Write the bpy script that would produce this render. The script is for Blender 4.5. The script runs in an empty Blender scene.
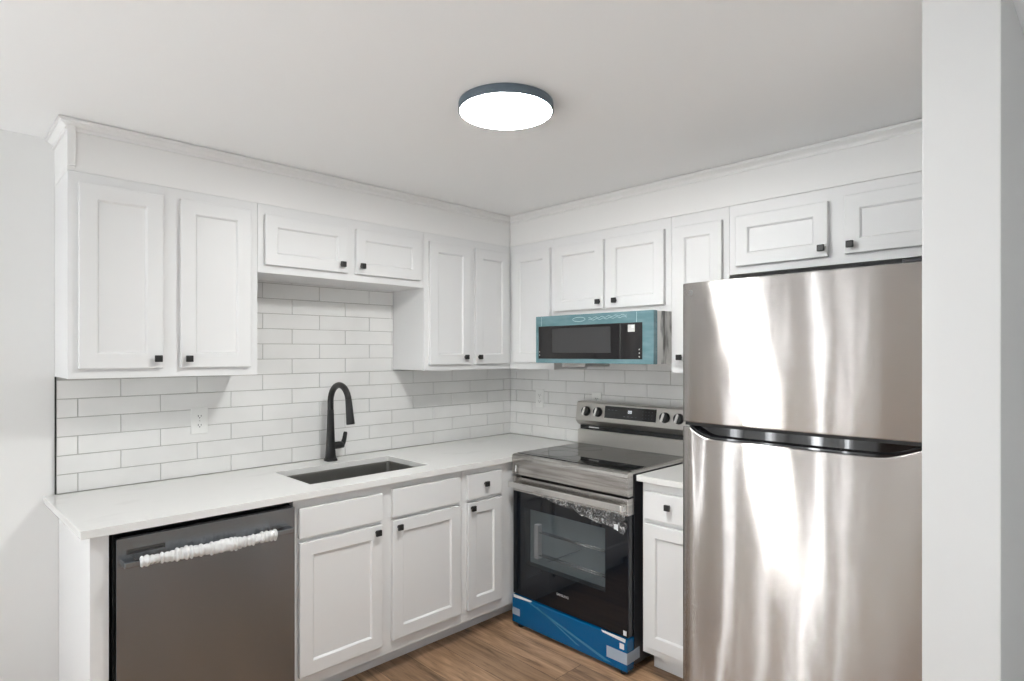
import bpy, bmesh, math, random
from mathutils import Vector, Matrix

S = bpy.context.scene
COL = S.collection
R = math.radians
random.seed(7)

# ------------------------------------------------------------------ camera
cam = bpy.data.cameras.new('camera')
cam.sensor_width = 36.0
cam.sensor_fit = 'HORIZONTAL'
cam.lens = 596.015 / 1024 * 36
cam.shift_x = 0.0
cam.shift_y = 13.6 / 1024
cam.clip_start = 0.02
cam_o = bpy.data.objects.new('camera', cam)
cam_o.location = (-2.9417, -3.0238, 1.4819)
cam_o.rotation_euler = (R(90), 0, R(45.670 - 90))
COL.objects.link(cam_o)
S.camera = cam_o

# ------------------------------------------------------------------ view, world, daylight
S.view_settings.view_transform = 'Standard'
S.view_settings.look = 'None'
S.view_settings.gamma = 1.0
S.view_settings.use_curve_mapping = False
S.view_settings.exposure = -0.23
S.cycles.diffuse_bounces = 6
S.cycles.max_bounces = 14

W = bpy.data.worlds.new('world')
S.world = W
W.use_nodes = True
bg = W.node_tree.nodes['Background']
bg.inputs[0].default_value = (0.80, 0.90, 1.0, 1)
bg.inputs[1].default_value = 1.2

CEIL = 2.35
XW, YS = -6.4, -6.4          # far walls of the room behind the camera
# unseen windows: (wall, centre along the wall, width, sill, head, sky light, upward fill added to lift the ceiling)
WINDOWS = [('west', -0.50, 0.24, 0.12, 2.15, 38, 1),  # this slot and the next are shaped for bright streaks in the fridge
           ('west', -1.00, 0.15, 0.12, 2.15, 20, 1),
           ('west', -2.95, 0.95, 0.25, 2.15, 2, 3),
           ('west', -4.70, 0.90, 0.45, 2.15, 2, 2),
           ('back', -4.50, 0.40, 0.12, 2.15, 30, 1),  # two more slots, sized and placed for the fridge streaks
           ('back', -5.72, 0.45, 0.12, 2.15, 40, 1),
           ('south', -4.30, 1.60, 0.25, 2.15, 3, 5)]  # added as soft fill for the sink wall


def daylight(wall, c, w, z0, z1, power, upfill):
    for e, tilt, cl in ((power, 0, (0.95, 0.975, 1.0)), (upfill, 38, (1.0, 0.985, 0.965))):  # second lamp tilts up, added to brighten the ceiling
        l = bpy.data.lights.new('window_daylight', 'AREA')
        l.shape = 'RECTANGLE'
        l.size, l.size_y = w, z1 - z0
        l.energy = e
        l.color = cl
        o = bpy.data.objects.new('window_daylight', l)
        if wall == 'west':
            o.location = (XW - 0.10, c, (z0 + z1) / 2)
            o.rotation_euler = (R(90 + tilt), 0, R(-90))
        elif wall == 'back':
            o.location = (c, 0.10, (z0 + z1) / 2)
            o.rotation_euler = (R(90 + tilt), 0, R(180))
        else:
            o.location = (c, YS - 0.10, (z0 + z1) / 2)
            o.rotation_euler = (R(90 + tilt), 0, 0)
        if tilt:
            # stands just outside the wall, low down, so that its tilt does not reach into the room
            l.size_y = 0.9 * (z1 - z0)
            o.location.z -= 0.15
            if wall == 'west':
                o.location.x -= 0.65
            elif wall == 'back':
                o.location.y += 0.65
            else:
                o.location.y -= 0.65
        COL.objects.link(o)


for w_ in WINDOWS:
    daylight(*w_)

sun = bpy.data.lights.new('sun', 'SUN')
sun.energy = 38
sun.angle = R(1.5)
sun.color = (0.96, 0.99, 0.99)
sun_o = bpy.data.objects.new('sun', sun)
sun_o.rotation_euler = Vector((0.78, -0.02, -0.62)).to_track_quat('-Z', 'Y').to_euler()
sun_o.location = (-6, -9, 6)
COL.objects.link(sun_o)


# ------------------------------------------------------------------ materials
def mat(name, color, rough=0.5, metal=0.0, spec=0.5, **kw):
    m = bpy.data.materials.new(name)
    m.use_nodes = True
    b = m.node_tree.nodes['Principled BSDF']
    b.inputs['Base Color'].default_value = (*color, 1)
    b.inputs['Roughness'].default_value = rough
    b.inputs['Metallic'].default_value = metal
    b.inputs['Specular IOR Level'].default_value = spec
    for k, v in kw.items():
        b.inputs[k.replace('_', ' ')].default_value = v
    return m


def nodes(m):
    nt = m.node_tree
    return nt, nt.nodes['Principled BSDF']


def add(nt, t, **kw):
    n = nt.nodes.new(t)
    for k, v in kw.items():
        setattr(n, k, v)
    return n


def bump(m, scale=(1, 1, 1), nscale=40, strength=0.1, dist=0.002, detail=3):
    nt, b = nodes(m)
    tc = add(nt, 'ShaderNodeNewGeometry')
    mp = add(nt, 'ShaderNodeMapping')
    mp.inputs['Scale'].default_value = scale
    no = add(nt, 'ShaderNodeTexNoise')
    no.inputs['Scale'].default_value = nscale
    no.inputs['Detail'].default_value = detail
    bp = add(nt, 'ShaderNodeBump')
    bp.inputs['Strength'].default_value = strength
    bp.inputs['Distance'].default_value = dist
    nt.links.new(tc.outputs['Position'], mp.inputs['Vector'])
    nt.links.new(mp.outputs['Vector'], no.inputs['Vector'])
    nt.links.new(no.outputs['Fac'], bp.inputs['Height'])
    nt.links.new(bp.outputs['Normal'], b.inputs['Normal'])
    return m


def noise_color(m, c1, c2, scale=(1, 1, 1), nscale=4, lo=0.4, hi=0.6, detail=4):
    nt, b = nodes(m)
    tc = add(nt, 'ShaderNodeNewGeometry')
    mp = add(nt, 'ShaderNodeMapping')
    mp.inputs['Scale'].default_value = scale
    no = add(nt, 'ShaderNodeTexNoise')
    no.inputs['Scale'].default_value = nscale
    no.inputs['Detail'].default_value = detail
    cr = add(nt, 'ShaderNodeValToRGB')
    cr.color_ramp.elements[0].position = lo
    cr.color_ramp.elements[0].color = (*c1, 1)
    cr.color_ramp.elements[1].position = hi
    cr.color_ramp.elements[1].color = (*c2, 1)
    nt.links.new(tc.outputs['Position'], mp.inputs['Vector'])
    nt.links.new(mp.outputs['Vector'], no.inputs['Vector'])
    nt.links.new(no.outputs['Fac'], cr.inputs['Fac'])
    nt.links.new(cr.outputs['Color'], b.inputs['Base Color'])
    return m


def steel(name, color, rough, aniso=0.0, rot=0.0, wave=0.0, tint=None):
    m = mat(name, color, rough, 1.0)
    nt, b = nodes(m)
    if aniso:
        b.inputs['Anisotropic'].default_value = aniso
        b.inputs['Anisotropic Rotation'].default_value = rot
        tg = add(nt, 'ShaderNodeTangent', direction_type='RADIAL', axis='Z')
        nt.links.new(tg.outputs['Tangent'], b.inputs['Tangent'])
    if wave:
        bump(m, (1, 1, 0.12), 3.5, 1.0, wave, 1)
    return m


def brushed(m, spread=0.55, wave=0.03):
    """fine horizontal brushing scatters reflections up and down; the sheet itself waves a little sideways"""
    nt, b = nodes(m)
    geo = add(nt, 'ShaderNodeNewGeometry')
    mp = add(nt, 'ShaderNodeMapping')
    mp.inputs['Scale'].default_value = (900, 900, 4000)
    wn = add(nt, 'ShaderNodeTexWhiteNoise', noise_dimensions='3D')
    nt.links.new(geo.outputs['Position'], mp.inputs['Vector'])
    nt.links.new(mp.outputs['Vector'], wn.inputs['Vector'])
    sp = add(nt, 'ShaderNodeSeparateColor')
    nt.links.new(wn.outputs['Color'], sp.inputs[0])
    s1 = add(nt, 'ShaderNodeMath', operation='ADD')
    nt.links.new(sp.outputs[0], s1.inputs[0])
    nt.links.new(sp.outputs[1], s1.inputs[1])
    s2 = add(nt, 'ShaderNodeMath', operation='MULTIPLY_ADD')
    nt.links.new(s1.outputs[0], s2.inputs[0])
    s2.inputs[1].default_value = spread
    s2.inputs[2].default_value = -spread
    mp2 = add(nt, 'ShaderNodeMapping')
    mp2.inputs['Scale'].default_value = (9, 9, 0.9)
    n2 = add(nt, 'ShaderNodeTexNoise')
    n2.inputs['Scale'].default_value = 1.0
    n2.inputs['Detail'].default_value = 2.0
    nt.links.new(geo.outputs['Position'], mp2.inputs['Vector'])
    nt.links.new(mp2.outputs['Vector'], n2.inputs['Vector'])
    s3 = add(nt, 'ShaderNodeMath', operation='MULTIPLY_ADD')
    nt.links.new(n2.outputs['Fac'], s3.inputs[0])
    s3.inputs[1].default_value = wave * 2
    s3.inputs[2].default_value = -wave
    cb = add(nt, 'ShaderNodeCombineXYZ')
    nt.links.new(s3.outputs[0], cb.inputs['X'])
    nt.links.new(s3.outputs[0], cb.inputs['Y'])
    nt.links.new(s2.outputs[0], cb.inputs['Z'])
    va = add(nt, 'ShaderNodeVectorMath', operation='ADD')
    nt.links.new(geo.outputs['Normal'], va.inputs[0])
    nt.links.new(cb.outputs[0], va.inputs[1])
    vn = add(nt, 'ShaderNodeVectorMath', operation='NORMALIZE')
    nt.links.new(va.outputs[0], vn.inputs[0])
    nt.links.new(vn.outputs[0], b.inputs['Normal'])
    return m


M = {}
M['wall'] = bump(mat('wall_paint', (0.80, 0.797, 0.787), 0.55, 0, 0.35), (1, 1, 1), 180, 0.05, 0.001)
M['wing'] = bump(mat('wall_paint_dimmed', (0.69, 0.69, 0.687), 0.38, 0, 0.5), (1, 1, 1), 120, 0.06, 0.001)  # wall paint darkened here to offset the strong light on the partition
M['ceil'] = bump(mat('ceiling_paint', (0.90, 0.90, 0.90), 0.8, 0, 0.2), (1, 1, 1), 120, 0.08, 0.001)
M['cab'] = mat('cabinet_white', (0.765, 0.765, 0.765), 0.4, 0, 0.45)
M['cabin'] = mat('cabinet_interior', (0.7, 0.69, 0.67), 0.6)
M['trimw'] = mat('trim_white', (0.83, 0.825, 0.815), 0.4)
M['black'] = mat('matte_black', (0.012, 0.012, 0.012), 0.42, 0.0, 0.5)
M['blackgap'] = mat('black_rubber', (0.008, 0.008, 0.008), 0.6)
M['darkbody'] = mat('charcoal_body', (0.03, 0.03, 0.034), 0.4)
M['tile'] = mat('white_ceramic_tile', (0.80, 0.795, 0.78), 0.12, 0, 0.5)
noise_color(M['tile'], (0.77, 0.765, 0.75), (0.82, 0.815, 0.80), (1, 1, 1), 3.0)
M['grout'] = mat('grey_grout', (0.46, 0.45, 0.43), 0.9)
M['quartz'] = mat('white_quartz', (0.82, 0.815, 0.80), 0.16, 0, 0.5)
noise_color(M['quartz'], (0.725, 0.72, 0.705), (0.76, 0.755, 0.74), (1, 1.8, 1), 5.0, 0.30, 0.40, 8)
M['sink'] = mat('gunmetal_sink', (0.24, 0.235, 0.22), 0.4, 0.8)
M['steel'] = steel('brushed_steel', (0.62, 0.60, 0.57), 0.34, 0.7, 0.25, 0.002)
M['fridge'] = brushed(mat('fridge_steel', (0.50, 0.482, 0.468), 0.09, 1.0), 1.0, 0.055)
M['dw'] = brushed(mat('dark_stainless', (0.275, 0.29, 0.31), 0.16, 1.0), 0.34, 0.05)
M['chrome'] = mat('polished_metal', (0.75, 0.74, 0.72), 0.18, 1.0)
M['dwslot'] = mat('slot_steel', (0.10, 0.095, 0.09), 0.4, 0.8)
M['glass'] = mat('black_glass', (0.006, 0.008, 0.012), 0.04, 0, 0.5)
M['ctop'] = mat('cooktop_glass', (0.008, 0.008, 0.009), 0.03, 0, 0.45)
M['glossblack'] = mat('gloss_black_plastic', (0.006, 0.006, 0.008), 0.05, 0, 0.7)
M['white'] = mat('white_plastic', (0.82, 0.82, 0.80), 0.35)
M['sticker'] = mat('white_sticker', (0.75, 0.76, 0.77), 0.5)
M['slot'] = mat('outlet_slot', (0.05, 0.05, 0.05), 0.6)
M['shade'] = mat('pale_grey_plastic', (0.55, 0.55, 0.54), 0.5)
M['wrap'] = mat('white_foam_wrap', (0.70, 0.70, 0.70), 0.35, 0, 0.6)
M['bluefilm'] = mat('blue_film', (0.0, 0.095, 0.255), 0.14, 0.0, 0.45)
M['bluecrease'] = mat('blue_film_fold', (0.03, 0.20, 0.36), 0.2, 0.0, 0.8)
M['teal'] = mat('teal_film', (0.15, 0.28, 0.30), 0.25, 0.2)
noise_color(M['teal'], (0.13, 0.245, 0.275), (0.175, 0.295, 0.325), (1, 3, 12), 3, 0.40, 0.66)
M['tealline'] = mat('teal_film_mark', (0.38, 0.52, 0.53), 0.3)
M['tape'] = mat('grey_tape', (0.36, 0.43, 0.52), 0.2, 0, 0.7)
M['lampbody'] = mat('lamp_dark_rim', (0.10, 0.13, 0.16), 0.45)
M['ovenin'] = mat('oven_enamel', (0.34, 0.41, 0.44), 0.35)
M['rack'] = mat('rack_wire', (0.62, 0.66, 0.67), 0.25, 1.0)
M['mwglass'] = mat('microwave_glass', (0.012, 0.011, 0.012), 0.08)
M['mwwin'] = mat('microwave_screen', (0.045, 0.045, 0.047), 0.25)
M['bounce'] = bump(mat('bounce_carpet', (0.62, 0.615, 0.605), 0.95), (1, 1, 1), 300, 0.5, 0.004)
M['brown'] = mat('brown_door', (0.16, 0.10, 0.065), 0.45)
M['curtain'] = mat('taupe_curtain', (0.33, 0.28, 0.245), 0.9)


def emit(name, color, strength):
    m = bpy.data.materials.new(name)
    m.use_nodes = True
    nt = m.node_tree
    nt.nodes.remove(nt.nodes['Principled BSDF'])
    e = add(nt, 'ShaderNodeEmission')
    e.inputs[0].default_value = (*color, 1)
    e.inputs[1].default_value = strength
    nt.links.new(e.outputs[0], nt.nodes['Material Output'].inputs[0])
    return m


M['lamp'] = emit('lamp_diffuser', (0.985, 1.0, 0.985), 116.0)
M['digit'] = emit('clock_digit', (0.9, 0.95, 1.0), 1.2)


def film_mat(name, alpha, color=(0.85, 0.86, 0.86), rough=0.12):
    m = mat(name, color, rough, 0.0, 0.9)
    nodes(m)[1].inputs['Alpha'].default_value = alpha
    return m


M['film'] = film_mat('clear_film', 0.22)
_nt, _b = nodes(M['film'])
_g = add(_nt, 'ShaderNodeNewGeometry')
_n = add(_nt, 'ShaderNodeTexNoise')
_n.inputs['Scale'].default_value = 34
_n.inputs['Detail'].default_value = 5
_n.inputs['Distortion'].default_value = 2.5
_r = add(_nt, 'ShaderNodeMapRange')
_r.inputs['From Min'].default_value = 0.50
_r.inputs['From Max'].default_value = 0.64
_r.inputs['To Min'].default_value = 0.10
_r.inputs['To Max'].default_value = 0.5
_nt.links.new(_g.outputs['Position'], _n.inputs['Vector'])
_nt.links.new(_n.outputs['Fac'], _r.inputs['Value'])
_nt.links.new(_r.outputs[0], _b.inputs['Alpha'])
M['clearglass'] = film_mat('oven_window_glass', 0.32, (0.03, 0.035, 0.04), 0.04)
M['sidefilm'] = steel('wrapped_steel_side', (0.55, 0.54, 0.52), 0.3)
noise_color(M['sidefilm'], (0.16, 0.155, 0.15), (0.60, 0.59, 0.57), (14, 1, 3.0), 1.4, 0.38, 0.50, 3)
M['filmsteel'] = steel('film_covered_steel', (0.55, 0.53, 0.50), 0.26)
noise_color(M['filmsteel'], (0.40, 0.38, 0.36), (0.64, 0.62, 0.595), (1, 2.0, 40), 2.0, 0.34, 0.66, 4)


def floor_material():
    m = mat('oak_plank_floor', (0.3, 0.19, 0.11), 0.42)
    nt, b = nodes(m)
    geo = add(nt, 'ShaderNodeNewGeometry')
    sx = add(nt, 'ShaderNodeSeparateXYZ')
    cx = add(nt, 'ShaderNodeCombineXYZ')
    nt.links.new(geo.outputs['Position'], sx.inputs[0])
    nt.links.new(sx.outputs['Y'], cx.inputs['X'])
    nt.links.new(sx.outputs['X'], cx.inputs['Y'])
    br = add(nt, 'ShaderNodeTexBrick', offset=0.37, offset_frequency=2, squash=1.0)
    br.inputs['Color1'].default_value = (0.0, 0.0, 0.0, 1)
    br.inputs['Color2'].default_value = (1, 1, 1, 1)
    br.inputs['Mortar'].default_value = (0.5, 0.5, 0.5, 1)
    br.inputs['Scale'].default_value = 1.0
    br.inputs['Mortar Size'].default_value = 0.0012
    br.inputs['Mortar Smooth'].default_value = 0.2
    br.inputs['Bias'].default_value = 0.0
    br.inputs['Brick Width'].default_value = 1.22
    br.inputs['Row Height'].default_value = 0.18
    nt.links.new(cx.outputs[0], br.inputs['Vector'])
    mp = add(nt, 'ShaderNodeMapping')
    mp.inputs['Scale'].default_value = (2.2, 22, 1)
    nt.links.new(cx.outputs[0], mp.inputs['Vector'])
    # shift the grain from plank to plank
    ad = add(nt, 'ShaderNodeVectorMath', operation='MULTIPLY_ADD')
    ad.inputs[1].default_value = (7, 13, 5)
    nt.links.new(br.outputs['Color'], ad.inputs[0])
    nt.links.new(mp.outputs['Vector'], ad.inputs[2])
    no = add(nt, 'ShaderNodeTexNoise')
    no.inputs['Scale'].default_value = 1.6
    no.inputs['Detail'].default_value = 8
    no.inputs['Roughness'].default_value = 0.62
    no.inputs['Distortion'].default_value = 0.6
    nt.links.new(ad.outputs[0], no.inputs['Vector'])
    cr = add(nt, 'ShaderNodeValToRGB')
    e = cr.color_ramp.elements
    e[0].position, e[0].color = 0.28, (0.125, 0.068, 0.036, 1)
    e[1].position, e[1].color = 0.70, (0.54, 0.345, 0.215, 1)
    x = cr.color_ramp.elements.new(0.5)
    x.color = (0.37, 0.228, 0.133, 1)
    nt.links.new(no.outputs['Fac'], cr.inputs['Fac'])
    hsv = add(nt, 'ShaderNodeHueSaturation')
    mr = add(nt, 'ShaderNodeMapRange')
    mr.inputs['To Min'].default_value = 0.66
    mr.inputs['To Max'].default_value = 1.22
    nt.links.new(br.outputs['Color'], mr.inputs['Value'])
    nt.links.new(mr.outputs[0], hsv.inputs['Value'])
    nt.links.new(cr.outputs['Color'], hsv.inputs['Color'])
    mx = add(nt, 'ShaderNodeMix', data_type='RGBA')
    mx.inputs[7].default_value = (0.06, 0.035, 0.02, 1)
    nt.links.new(br.outputs['Fac'], mx.inputs[0])
    nt.links.new(hsv.outputs['Color'], mx.inputs[6])
    nt.links.new(mx.outputs[2], b.inputs['Base Color'])
    bp = add(nt, 'ShaderNodeBump')
    bp.inputs['Strength'].default_value = 0.15
    bp.inputs['Distance'].default_value = 0.002
    nt.links.new(no.outputs['Fac'], bp.inputs['Height'])
    nt.links.new(bp.outputs['Normal'], b.inputs['Normal'])
    return m


M['floor'] = floor_material()

# ------------------------------------------------------------------ geometry helpers
OFF = {}


class MB:
    """collects shapes into one bmesh; build() links them as one mesh object"""

    def __init__(self):
        self.bm = bmesh.new()
        self.mats = []

    def mi(self, m):
        if m is None:
            return 0
        if m not in self.mats:
            self.mats.append(m)
        return self.mats.index(m)

    def box(self, x0, x1, y0, y1, z0, z1, bev=0.0, m=None, seg=2):
        bm = bmesh.new()
        v = [bm.verts.new((x, y, z)) for x in sorted((x0, x1)) for y in sorted((y0, y1)) for z in sorted((z0, z1))]
        for f in ((0, 1, 3, 2), (4, 6, 7, 5), (0, 4, 5, 1), (2, 3, 7, 6), (0, 2, 6, 4), (1, 5, 7, 3)):
            bm.faces.new([v[i] for i in f])
        if bev > 0:
            bmesh.ops.bevel(bm, geom=list(bm.edges), offset=bev, segments=seg, affect='EDGES', profile=0.6)
        self.merge(bm, m)
        return self

    def merge(self, bm, m=None, smooth=None):
        i = self.mi(m)
        mp = {}
        for v in bm.verts:
            mp[v] = self.bm.verts.new(v.co)
        for f in bm.faces:
            try:
                g = self.bm.faces.new([mp[v] for v in f.verts])
                g.material_index = i
                g.smooth = f.smooth if smooth is None else smooth
            except ValueError:
                pass
        bm.free()

    def face(self, pts, m=None, smooth=False):
        f = self.bm.faces.new([self.bm.verts.new(p) for p in pts])
        f.material_index = self.mi(m)
        f.smooth = smooth
        return f

    def prism(self, poly, axis, a0, a1, m=None, bev=0.0):
        """poly = list of 2-D points in the two other axes (in xyz order), extruded along axis"""
        def P(q, a):
            q = list(q)
            q.insert(axis, a)
            return q
        bm = bmesh.new()
        A = [bm.verts.new(P(q, a0)) for q in poly]
        B = [bm.verts.new(P(q, a1)) for q in poly]
        n = len(poly)
        bm.faces.new(A)
        bm.faces.new(B[::-1])
        for i in range(n):
            bm.faces.new([A[i], A[(i + 1) % n], B[(i + 1) % n], B[i]])
        bmesh.ops.recalc_face_normals(bm, faces=bm.faces)
        if bev:
            bmesh.ops.bevel(bm, geom=list(bm.edges), offset=bev, segments=2, affect='EDGES', profile=0.6)
        self.merge(bm, m)
        return self

    def tube(self, pts, rad, n=14, m=None, sq=0.0, caps=True):
        """rad: number or list; sq>0 pushes the section towards a square"""
        pts = [Vector(p) for p in pts]
        rad = rad if isinstance(rad, (list, tuple)) else [rad] * len(pts)
        bm = bmesh.new()
        rings = []
        nrm = None
        for i, p in enumerate(pts):
            t = (pts[min(i + 1, len(pts) - 1)] - pts[max(i - 1, 0)]).normalized()
            if nrm is None:
                ref = Vector((1, 0, 0)) if abs(t.x) < 0.9 else Vector((0, 0, 1))
                nrm = (ref - t * ref.dot(t)).normalized()
            else:
                nrm = (nrm - t * nrm.dot(t)).normalized()
            b = t.cross(nrm)
            ring = []
            for k in range(n):
                a = 2 * math.pi * (k + 0.5) / n
                c, s = math.cos(a), math.sin(a)
                q = 1.0
                if sq:
                    q = 1 + sq * (1 / max(abs(c), abs(s)) - 1)
                ring.append(bm.verts.new(p + (nrm * c + b * s) * rad[i] * q))
            rings.append(ring)
        for i in range(len(rings) - 1):
            for k in range(n):
                f = bm.faces.new([rings[i][k], rings[i][(k + 1) % n], rings[i + 1][(k + 1) % n], rings[i + 1][k]])
                f.smooth = True
        if caps:
            bm.faces.new(rings[0][::-1])
            bm.faces.new(rings[-1])
        bmesh.ops.recalc_face_normals(bm, faces=bm.faces)
        self.merge(bm, m)
        return self

    def lathe(self, prof, c, axis=2, n=48, m=None, cap=True):
        """prof: list of (radius, height along axis)"""
        bm = bmesh.new()
        rings = []
        for r, h in prof:
            ring = []
            for k in range(n):
                a = 2 * math.pi * k / n
                q = [r * math.cos(a), r * math.sin(a)]
                q.insert(axis, h)
                ring.append(bm.verts.new(Vector(c) + Vector(q)))
            rings.append(ring)
        for i in range(len(rings) - 1):
            for k in range(n):
                f = bm.faces.new([rings[i][k], rings[i][(k + 1) % n], rings[i + 1][(k + 1) % n], rings[i + 1][k]])
                f.smooth = n > 12
        if cap:
            bm.faces.new(rings[0])
            bm.faces.new(rings[-1])
        bmesh.ops.recalc_face_normals(bm, faces=bm.faces)
        self.merge(bm, m)
        return self

    def build(self, name, m=None, parent=None, bev=0.0, recalc=False, smooth_angle=None):
        me = bpy.data.meshes.new(name)
        if recalc:
            bmesh.ops.recalc_face_normals(self.bm, faces=self.bm.faces)
        off = OFF.get(parent.name, Vector()) if parent else Vector()
        for v in self.bm.verts:
            v.co -= off
        self.bm.to_mesh(me)
        self.bm.free()
        ms = self.mats if self.mats else [m]
        for x in ms:
            me.materials.append(x if x is not None else m)
        o = bpy.data.objects.new(name, me)
        COL.objects.link(o)
        if parent:
            o.parent = parent
            OFF[o.name] = off
        if bev:
            md = o.modifiers.new('bevel', 'BEVEL')
            md.width = bev
            md.segments = 2
            md.limit_method = 'ANGLE'
        return o


def thing(name, label, cat, base, rotz=0.0, group=None):
    """Empty at the base; base is given in the coordinates the parts are drawn in"""
    o = bpy.data.objects.new(name, None)
    COL.objects.link(o)
    b = Vector(base)
    o.location = Matrix.Rotation(rotz, 3, 'Z') @ b
    o.rotation_euler = (0, 0, rotz)
    o.empty_display_size = 0.1
    OFF[o.name] = b
    o['label'] = label
    o['category'] = cat
    if group:
        o['group'] = group
    return o


def tag(o, label, cat, group=None):
    o['label'] = label
    o['category'] = cat
    if group:
        o['group'] = group
    return o


def struct(o):
    o['kind'] = 'structure'
    return o


RIGHT = R(-90)   # parts for the right wall are drawn as (a, -d, z): a runs along the wall, d stands out from it

# ------------------------------------------------------------------ room shell
struct(MB().box(XW - 0.2, 0.2, YS - 0.2, 0.2, -0.12, 0).build('floor', M['floor']))
struct(MB().box(XW, -0.05, YS, -3.15, 0.0, 0.008).box(XW, -3.35, -3.15, -0.01, 0.0, 0.008).build('floor_bounce', M['bounce']))  # unseen pale floor, added to bounce light up to the ceiling
struct(MB().box(XW - 0.2, 0.2, YS - 0.2, 0.2, CEIL, CEIL + 0.12).build('ceiling', M['ceil']))
struct(MB().box(0.0, 0.15, YS - 0.2, 0.0, 0, CEIL).build('wall_right', M['wall']))
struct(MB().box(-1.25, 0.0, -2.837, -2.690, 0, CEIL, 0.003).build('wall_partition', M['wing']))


def window_wall(name, wall, wins):
    lo, hi = (YS, 0.0) if wall == 'west' else (XW, 0.0)
    mb = MB()

    def bx(a0, a1, z0, z1):
        if a1 - a0 < 0.005 or z1 - z0 < 0.005:
            return
        if wall == 'west':
            mb.box(XW - 0.15, XW, a0, a1, z0, z1)
        elif wall == 'back':
            mb.box(a0, a1, 0.0, 0.15, z0, z1)
        else:
            mb.box(a0, a1, YS - 0.15, YS, z0, z1)
    cur = lo
    for (_, c, w, z0, z1, _p, _g) in sorted(wins, key=lambda q: q[1]):
        bx(cur, c - w / 2, 0, CEIL)
        bx(c - w / 2, c + w / 2, 0, z0)
        bx(c - w / 2, c + w / 2, z1, CEIL)
        cur = c + w / 2
    bx(cur, hi, 0, CEIL)
    struct(mb.build(name, M['wall']))


window_wall('wall_left', 'west', [w for w in WINDOWS if w[0] == 'west'])
window_wall('wall_back', 'back', [w for w in WINDOWS if w[0] == 'back'])
window_wall('wall_front', 'south', [w for w in WINDOWS if w[0] == 'south'])
for k, (wall, c, w, z0, z1, _p, _g) in enumerate(WINDOWS):  # frames of unseen windows
    mb = MB()
    t = 0.045
    for (a0, a1, b0, b1) in ((c - w / 2, c - w / 2 + t, z0, z1), (c + w / 2 - t, c + w / 2, z0, z1),
                             (c - w / 2 + t, c + w / 2 - t, z0, z0 + t), (c - w / 2 + t, c + w / 2 - t, z1 - t, z1),
                             (c - w / 2 + t, c + w / 2 - t, (z0 + z1) / 2 - 0.02, (z0 + z1) / 2 + 0.02)):
        if wall == 'west':
            mb.box(XW - 0.06, XW - 0.02, a0, a1, b0, b1)
        elif wall == 'back':
            mb.box(a0, a1, 0.02, 0.06, b0, b1)
        else:
            mb.box(a0, a1, YS - 0.06, YS - 0.02, b0, b1)
    struct(mb.build('window_%d' % (k + 1), M['trimw']))
mb = MB()
mb.box(XW, XW + 0.04, -2.32, -1.47, 0, 2.05, 0.004)
struct(mb.build('door_1', M['brown']))

# soffit above the wall cabinets and its crown moulding
UF = 0.313          # face of the wall cabinets
mb = MB()
mb.box(-2.580, 0, -0.309, 0, 2.1617, CEIL)
mb.box(-0.307, 0, -2.690, -0.309, 2.1617, CEIL)
mb.box(-2.581, -2.555, -0.320, -0.02, 2.178, 2.325, 0.001)
struct(mb.build('wall_soffit', M['trimw']))

mb = MB()
path = [(-2.580, 0.0), (-2.580, -0.309), (-0.307, -0.309), (-0.307, -2.690)]
outs = [(-1, 0), (-1, -1), (-1, -1), (-1, 0)]
prof = [(0.0, 2.307), (0.007, 2.307), (0.0085, 2.311), (0.0085, 2.316), (0.004, 2.318), (0.005, 2.322), (0.010, 2.327), (0.019, 2.333), (0.022, 2.335), (0.022, 2.338), (0.030, 2.338), (0.030, CEIL - 0.003), (0.0, CEIL - 0.003)]
rings = [[(px + ox * d, py + oy * d, z) for d, z in prof] for (px, py), (ox, oy) in zip(path, outs)]
for i in range(3):
    for k in range(len(prof) - 1):
        mb.face([rings[i][k], rings[i][k + 1], rings[i + 1][k + 1], rings[i + 1][k]])
struct(mb.build('trim_1', M['trimw'], recalc=True))
struct(MB().box(-0.3125, -0.303, -2.690, -0.32, 2.1617, 2.176, 0.001).build('trim_2', M['trimw']))


# ------------------------------------------------------------------ cabinets
def shaker(a0, a1, z0, z1, d0, th=0.020, st=0.056, rec=0.009):
    """shaker door drawn in (a, -d, z)"""
    mb = MB()
    e = 0.0025
    d1 = d0 + th
    def ring(i, d, extra=0):
        return [(a0 + i, -d, z0 + i), (a1 - i, -d, z0 + i), (a1 - i, -d, z1 - i), (a0 + i, -d, z1 - i)]
    rs = [ring(0, d0), ring(0, d1 - e), ring(e * 0.35, d1 - e * 0.35), ring(e, d1), ring(st, d1), ring(st + 0.0035, d1 - 0.003),
          ring(st + 0.0075, d1 - rec)]
    for A, B in zip(rs[:-1], rs[1:]):
        for k in range(4):
            mb.face([A[k], A[(k + 1) % 4], B[(k + 1) % 4], B[k]])
    mb.face(rs[-1])
    mb.face(rs[0][::-1])
    return mb


def slab_front(a0, a1, z0, z1, d0, th=0.020):
    return MB().box(a0, a1, -d0 - th, -d0, z0, z1, 0.004)


def knob(a, z, d, parent):
    mb = MB()
    mb.lathe([(0.0075, 0), (0.006, -0.006), (0.006, -0.014)], (a, -d, z), 1, 16)
    h = 0.0135
    mb.box(a - h, a + h, -d - 0.025, -d - 0.012, z - h, z + h, 0.003)
    return mb.build('knob', M['black'], parent)


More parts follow.
